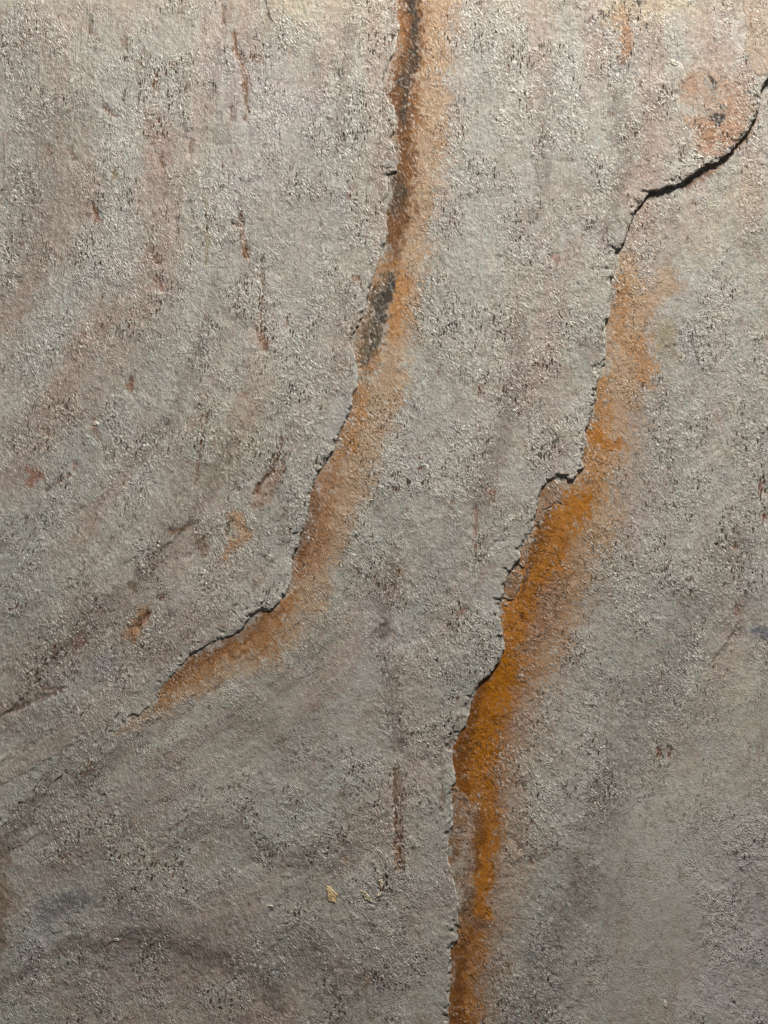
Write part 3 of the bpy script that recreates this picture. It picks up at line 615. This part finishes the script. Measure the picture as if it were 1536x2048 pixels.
    for t in ts:
        sink = dep * t
        off = under * (ss(0, 7, sink)) * (0.65 + .5 * jit) + (0.0 if t == 0 else 0.35 * fbm(X[bv] / 5 + t * 40, Y[bv] / 5, 16, 2))
        rows.append((X[bv] + nxv * off, Y[bv] + nyv * off, zb - sink))
    WX = np.concatenate([r[0] for r in rows]); WY = np.concatenate([r[1] for r in rows]); WZ = np.concatenate([r[2] for r in rows])
    nb = len(bv); WF = []
    for k in range(len(ts) - 1):
        a = bm[BE[:, 0]] + k * nb; b = bm[BE[:, 1]] + k * nb
        WF.append(np.stack([a, a + nb, b + nb, b], 1))
    WF = np.concatenate(WF)[:, ::-1] + len(X)
    AX = np.concatenate([X, WX]); AY = np.concatenate([Y, WY]); AZ = np.concatenate([z, WZ])
    V = np.stack([(AX - W / 2) * P, (H / 2 - AY) * P, AZ * P], 1)
    FF = np.concatenate([F, WF])
    rep = lambda q: np.concatenate([q, np.tile(q[bv], len(ts))])
    C = np.concatenate([c, np.tile(c[bv], (len(ts), 1))]); C = np.concatenate([C, np.ones((len(C), 1))], 1)
    flow = np.stack([bil(gp, AX, AY), rep(v), np.zeros(len(AX))], 1)
    return make_mesh(name, V, FF, {'tint': ('FLOAT_COLOR', C), 'flow': ('FLOAT_VECTOR', flow), 'grain': ('FLOAT', rep(ro)), 'rust': ('FLOAT', rep(rust)), 'pitted': ('FLOAT', rep(pit))}, mat, parent)

# ------------------------------------------------------------------ the slab
slab = bpy.data.objects.new('split_stone', None); sc.collection.objects.link(slab)
slab['label'] = 'grey split-face stone slab in flaking layers with rust-orange veins along two long broken edges'
slab['category'] = 'stone'

# body under the layers: a block with rough sides
xs = np.linspace(X0 + 2, X1 - 2, 60); ys = np.linspace(Y0 + 2, Y1 - 2, 72)
per = [(x, ys[0]) for x in xs[:-1]] + [(xs[-1], y) for y in ys[:-1]] + [(x, ys[-1]) for x in xs[::-1][:-1]] + [(xs[0], y) for y in ys[::-1][:-1]]
per = np.array(per); V = []
for k, z in enumerate([-16, -35, -60, -90, -120]):
    j = 8 * fbm(per[:, 0] / 40 + k * 3, per[:, 1] / 40, 7, 3)
    cx, cy = W / 2, H / 2; dxy = per - (cx, cy); dxy /= np.linalg.norm(dxy, axis=1)[:, None]
    q = per - dxy * (6 + np.abs(j))[:, None]
    V += [((a - cx) * P, (cy - b) * P, z * P) for a, b in q]
n = len(per); F = [(k * n + i, k * n + (i + 1) % n, (k + 1) * n + (i + 1) % n, (k + 1) * n + i) for k in range(4) for i in range(n)]
me = bpy.data.meshes.new('slab_body'); me.from_pydata(V, [], F + [tuple(range(n))[::-1], tuple(range(4 * n, 5 * n))]); me.update()
for k, ty, dv in (('tint', 'FLOAT_COLOR', (*s2l(GREY), 1)), ('flow', 'FLOAT_VECTOR', None), ('grain', 'FLOAT', 1.0)):
    at = me.attributes.new(k, ty, 'POINT')
    for i, vv in enumerate(me.vertices):
        if ty == 'FLOAT_COLOR': at.data[i].color = dv
        elif ty == 'FLOAT_VECTOR': at.data[i].vector = (vv.co.x / P, vv.co.z / P * 2 + vv.co.y / P, 0)
        else: at.data[i].value = dv
me.materials.append(STONE)
body = bpy.data.objects.new('slab_body', me); sc.collection.objects.link(body); body.parent = slab

def shift(line, d_):      # the same line pushed under the covering layer
    L_ = np.array(line); t = np.gradient(L_, axis=0); t /= np.linalg.norm(t, axis=1)[:, None] + 1e-9
    return [tuple(p_) for p_ in (L_ + np.stack([-t[:, 1], t[:, 0]], 1) * d_)]
edge = 34
base_poly = [(q[0] - edge, q[1]) for q in mid_line[::6] if q[0] < 1500]
base_poly = [(X1, Y0), (1480, Y0)] + base_poly + [(905 - edge, Y1), (X1, Y1)]
base_poly = [(1400, Y0), (1400, 340)] + [(q[0] - edge, q[1] - 10) for q in mid_line[::6] if q[1] > 395 and q[0] < 1340] + [(870, Y1), (X1, Y1), (X1, Y0)]
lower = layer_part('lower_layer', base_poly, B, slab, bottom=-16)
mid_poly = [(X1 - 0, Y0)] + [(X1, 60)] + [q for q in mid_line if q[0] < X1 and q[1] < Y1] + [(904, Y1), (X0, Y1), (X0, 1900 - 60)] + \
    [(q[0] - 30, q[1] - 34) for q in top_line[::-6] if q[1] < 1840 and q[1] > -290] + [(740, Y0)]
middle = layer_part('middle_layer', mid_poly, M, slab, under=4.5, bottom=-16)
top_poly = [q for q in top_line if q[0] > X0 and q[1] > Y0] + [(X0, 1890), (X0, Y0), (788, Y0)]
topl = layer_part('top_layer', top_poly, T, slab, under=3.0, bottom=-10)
lower['label'] = 'lower grey layer right of the long rust vein'
middle['label'] = 'middle grey layer between the two broken edges'
topl['label'] = 'top grey layer left of the upper broken edge'

# beige sheet at the upper right corner
cor = rough_line([(1486,Y0),(1484,0),(1490,60),(1488,110),(1500,140),(1516,158),(1545,150),(1600,96),(X1,64)], 1.6, 6, 5) + [(X1, Y0)]
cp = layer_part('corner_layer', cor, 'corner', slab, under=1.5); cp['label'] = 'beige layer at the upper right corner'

# thin brown flakes left standing in the right split
fk = lambda pts, ox, oy, sc_=3.84: [(ox + a / sc_, oy + b / sc_) for a, b in pts]
FL = [
 fk([(880,330),(960,290),(1040,330),(1066,430),(1060,492),(1000,505),(905,545),(936,620),(915,712),(860,655),(800,660),(820,480)],850,880),
 fk([(740,720),(800,705),(812,790),(800,920),(770,985),(720,960),(690,860)],850,880),
 fk([(620,990),(700,1000),(765,1045),(740,1110),(705,1180),(682,1230),(600,1222),(560,1160),(580,1050)],850,880),
 fk([(380,850),(450,872),(480,890),(545,960),(548,1080),(520,1200),(470,1225),(380,1230)],800,1350),
 fk([(350,1250),(430,1215),(500,1225),(552,1320),(560,1500),(500,1640),(430,1660),(350,1500)],800,1350),
]
for k, pl in enumerate(FL):
    pr = rough_line(pl + [pl[0]], 1.3, 4, 20 + k)[:-1]
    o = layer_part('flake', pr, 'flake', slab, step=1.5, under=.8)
    o['label'] = 'thin pinkish brown flake in the rust vein'

# crumbs: cream chips and white quartz grains lying fast on the face
def crumb(name, poly, hgt, col, seed, label):
    pr = rough_line(poly + [poly[0]], 1.0, 3, seed)[:-1]
    cx = sum(p_[0] for p_ in poly) / len(poly); cy = sum(p_[1] for p_ in poly) / len(poly)
    lay = T if inside_poly(np.array([cx]), np.array([cy]), top_poly)[0] else (M if inside_poly(np.array([cx]), np.array([cy]), mid_poly)[0] else B)
    def zf(X, Y, z, sd): return z - 1 + (hgt + 1.6) * np.clip(sd / 1.6, 0, 1) ** .6 + 1.0 * fbm(X / 4, Y / 4, seed, 2)
    def cf(X, Y, c):
        a = (.8 + .2 * ss(-.5, .3, fbm(X / 6, Y / 6, seed + 2, 2)))[:, None] ; return c * (1 - a) + s2l(col)[None, :] * a
    o = layer_part(name, pr, lay, slab, step=1.2, under=.0, zfun=zf, cfun=cf); o['label'] = label
z3 = lambda pts: [(600 + a / 7.68, 1700 + b / 7.68) for a, b in pts]
crumb('chip', z3([(395,570),(440,545),(500,610),(555,660),(595,715),(555,760),(550,830),(480,820),(430,790),(425,700)]), 1.2, (222,190,138), 31, 'flat cream yellow chip')
crumb('chip', z3([(900,600),(960,620),(1060,690),(1090,750),(1140,820),(1060,810),(990,760),(940,680)]), 1.2, (222,206,168), 32, 'flat pale cream chip')
crumb('chip', z3([(1180,470),(1280,440),(1275,560),(1250,640),(1255,720),(1190,740),(1170,700),(1230,640),(1215,540)]), 1.2, (216,196,164), 33, 'narrow cream chip at a small ledge')
rs = np.random.default_rng(5)
def blob(x, y, r, el=1.0, an=0.0):
    o = []
    for i in range(9):
        t = i / 9 * 2 * math.pi; q = r * (0.5 + .75 * rs.random()); a, b = q * el * math.cos(t), q * math.sin(t)
        o.append((x + a * math.cos(an) - b * math.sin(an), y + a * math.sin(an) + b * math.cos(an)))
    return o
for (x, y, r, el, an) in [(14,666,5,1.2,.6),(233,1880,6,1.1,0),(513,1700,5,2.2,.9),(540,1812,6,1.2,0),(630,1672,6,1.2,0),(1026,184,7,1.4,.2),(1000,240,6,1.8,.3),
    (1143,648,7,1.5,2.6),(1350,126,7,1.6,.6),(1396,312,9,1.6,.3),(1446,1090,6,1.4,.3),(788,228,4,2.4,1.3),(190,848,7,1.6,.3),
    (134,652,5,1.5,.2),(275,1500,5,2.4,1.2),(742,1000,3,2,.3),(745,1815,6,1.6,.4),(1428,1640,5,1.6,.6),(1332,2010,5,2.6,1.4)]:
    crumb('quartz_grain', blob(x, y, r * .85, el, an), .1 + r * .05, (204,198,184), int(x) % 50 + 40, 'small white quartz grain')
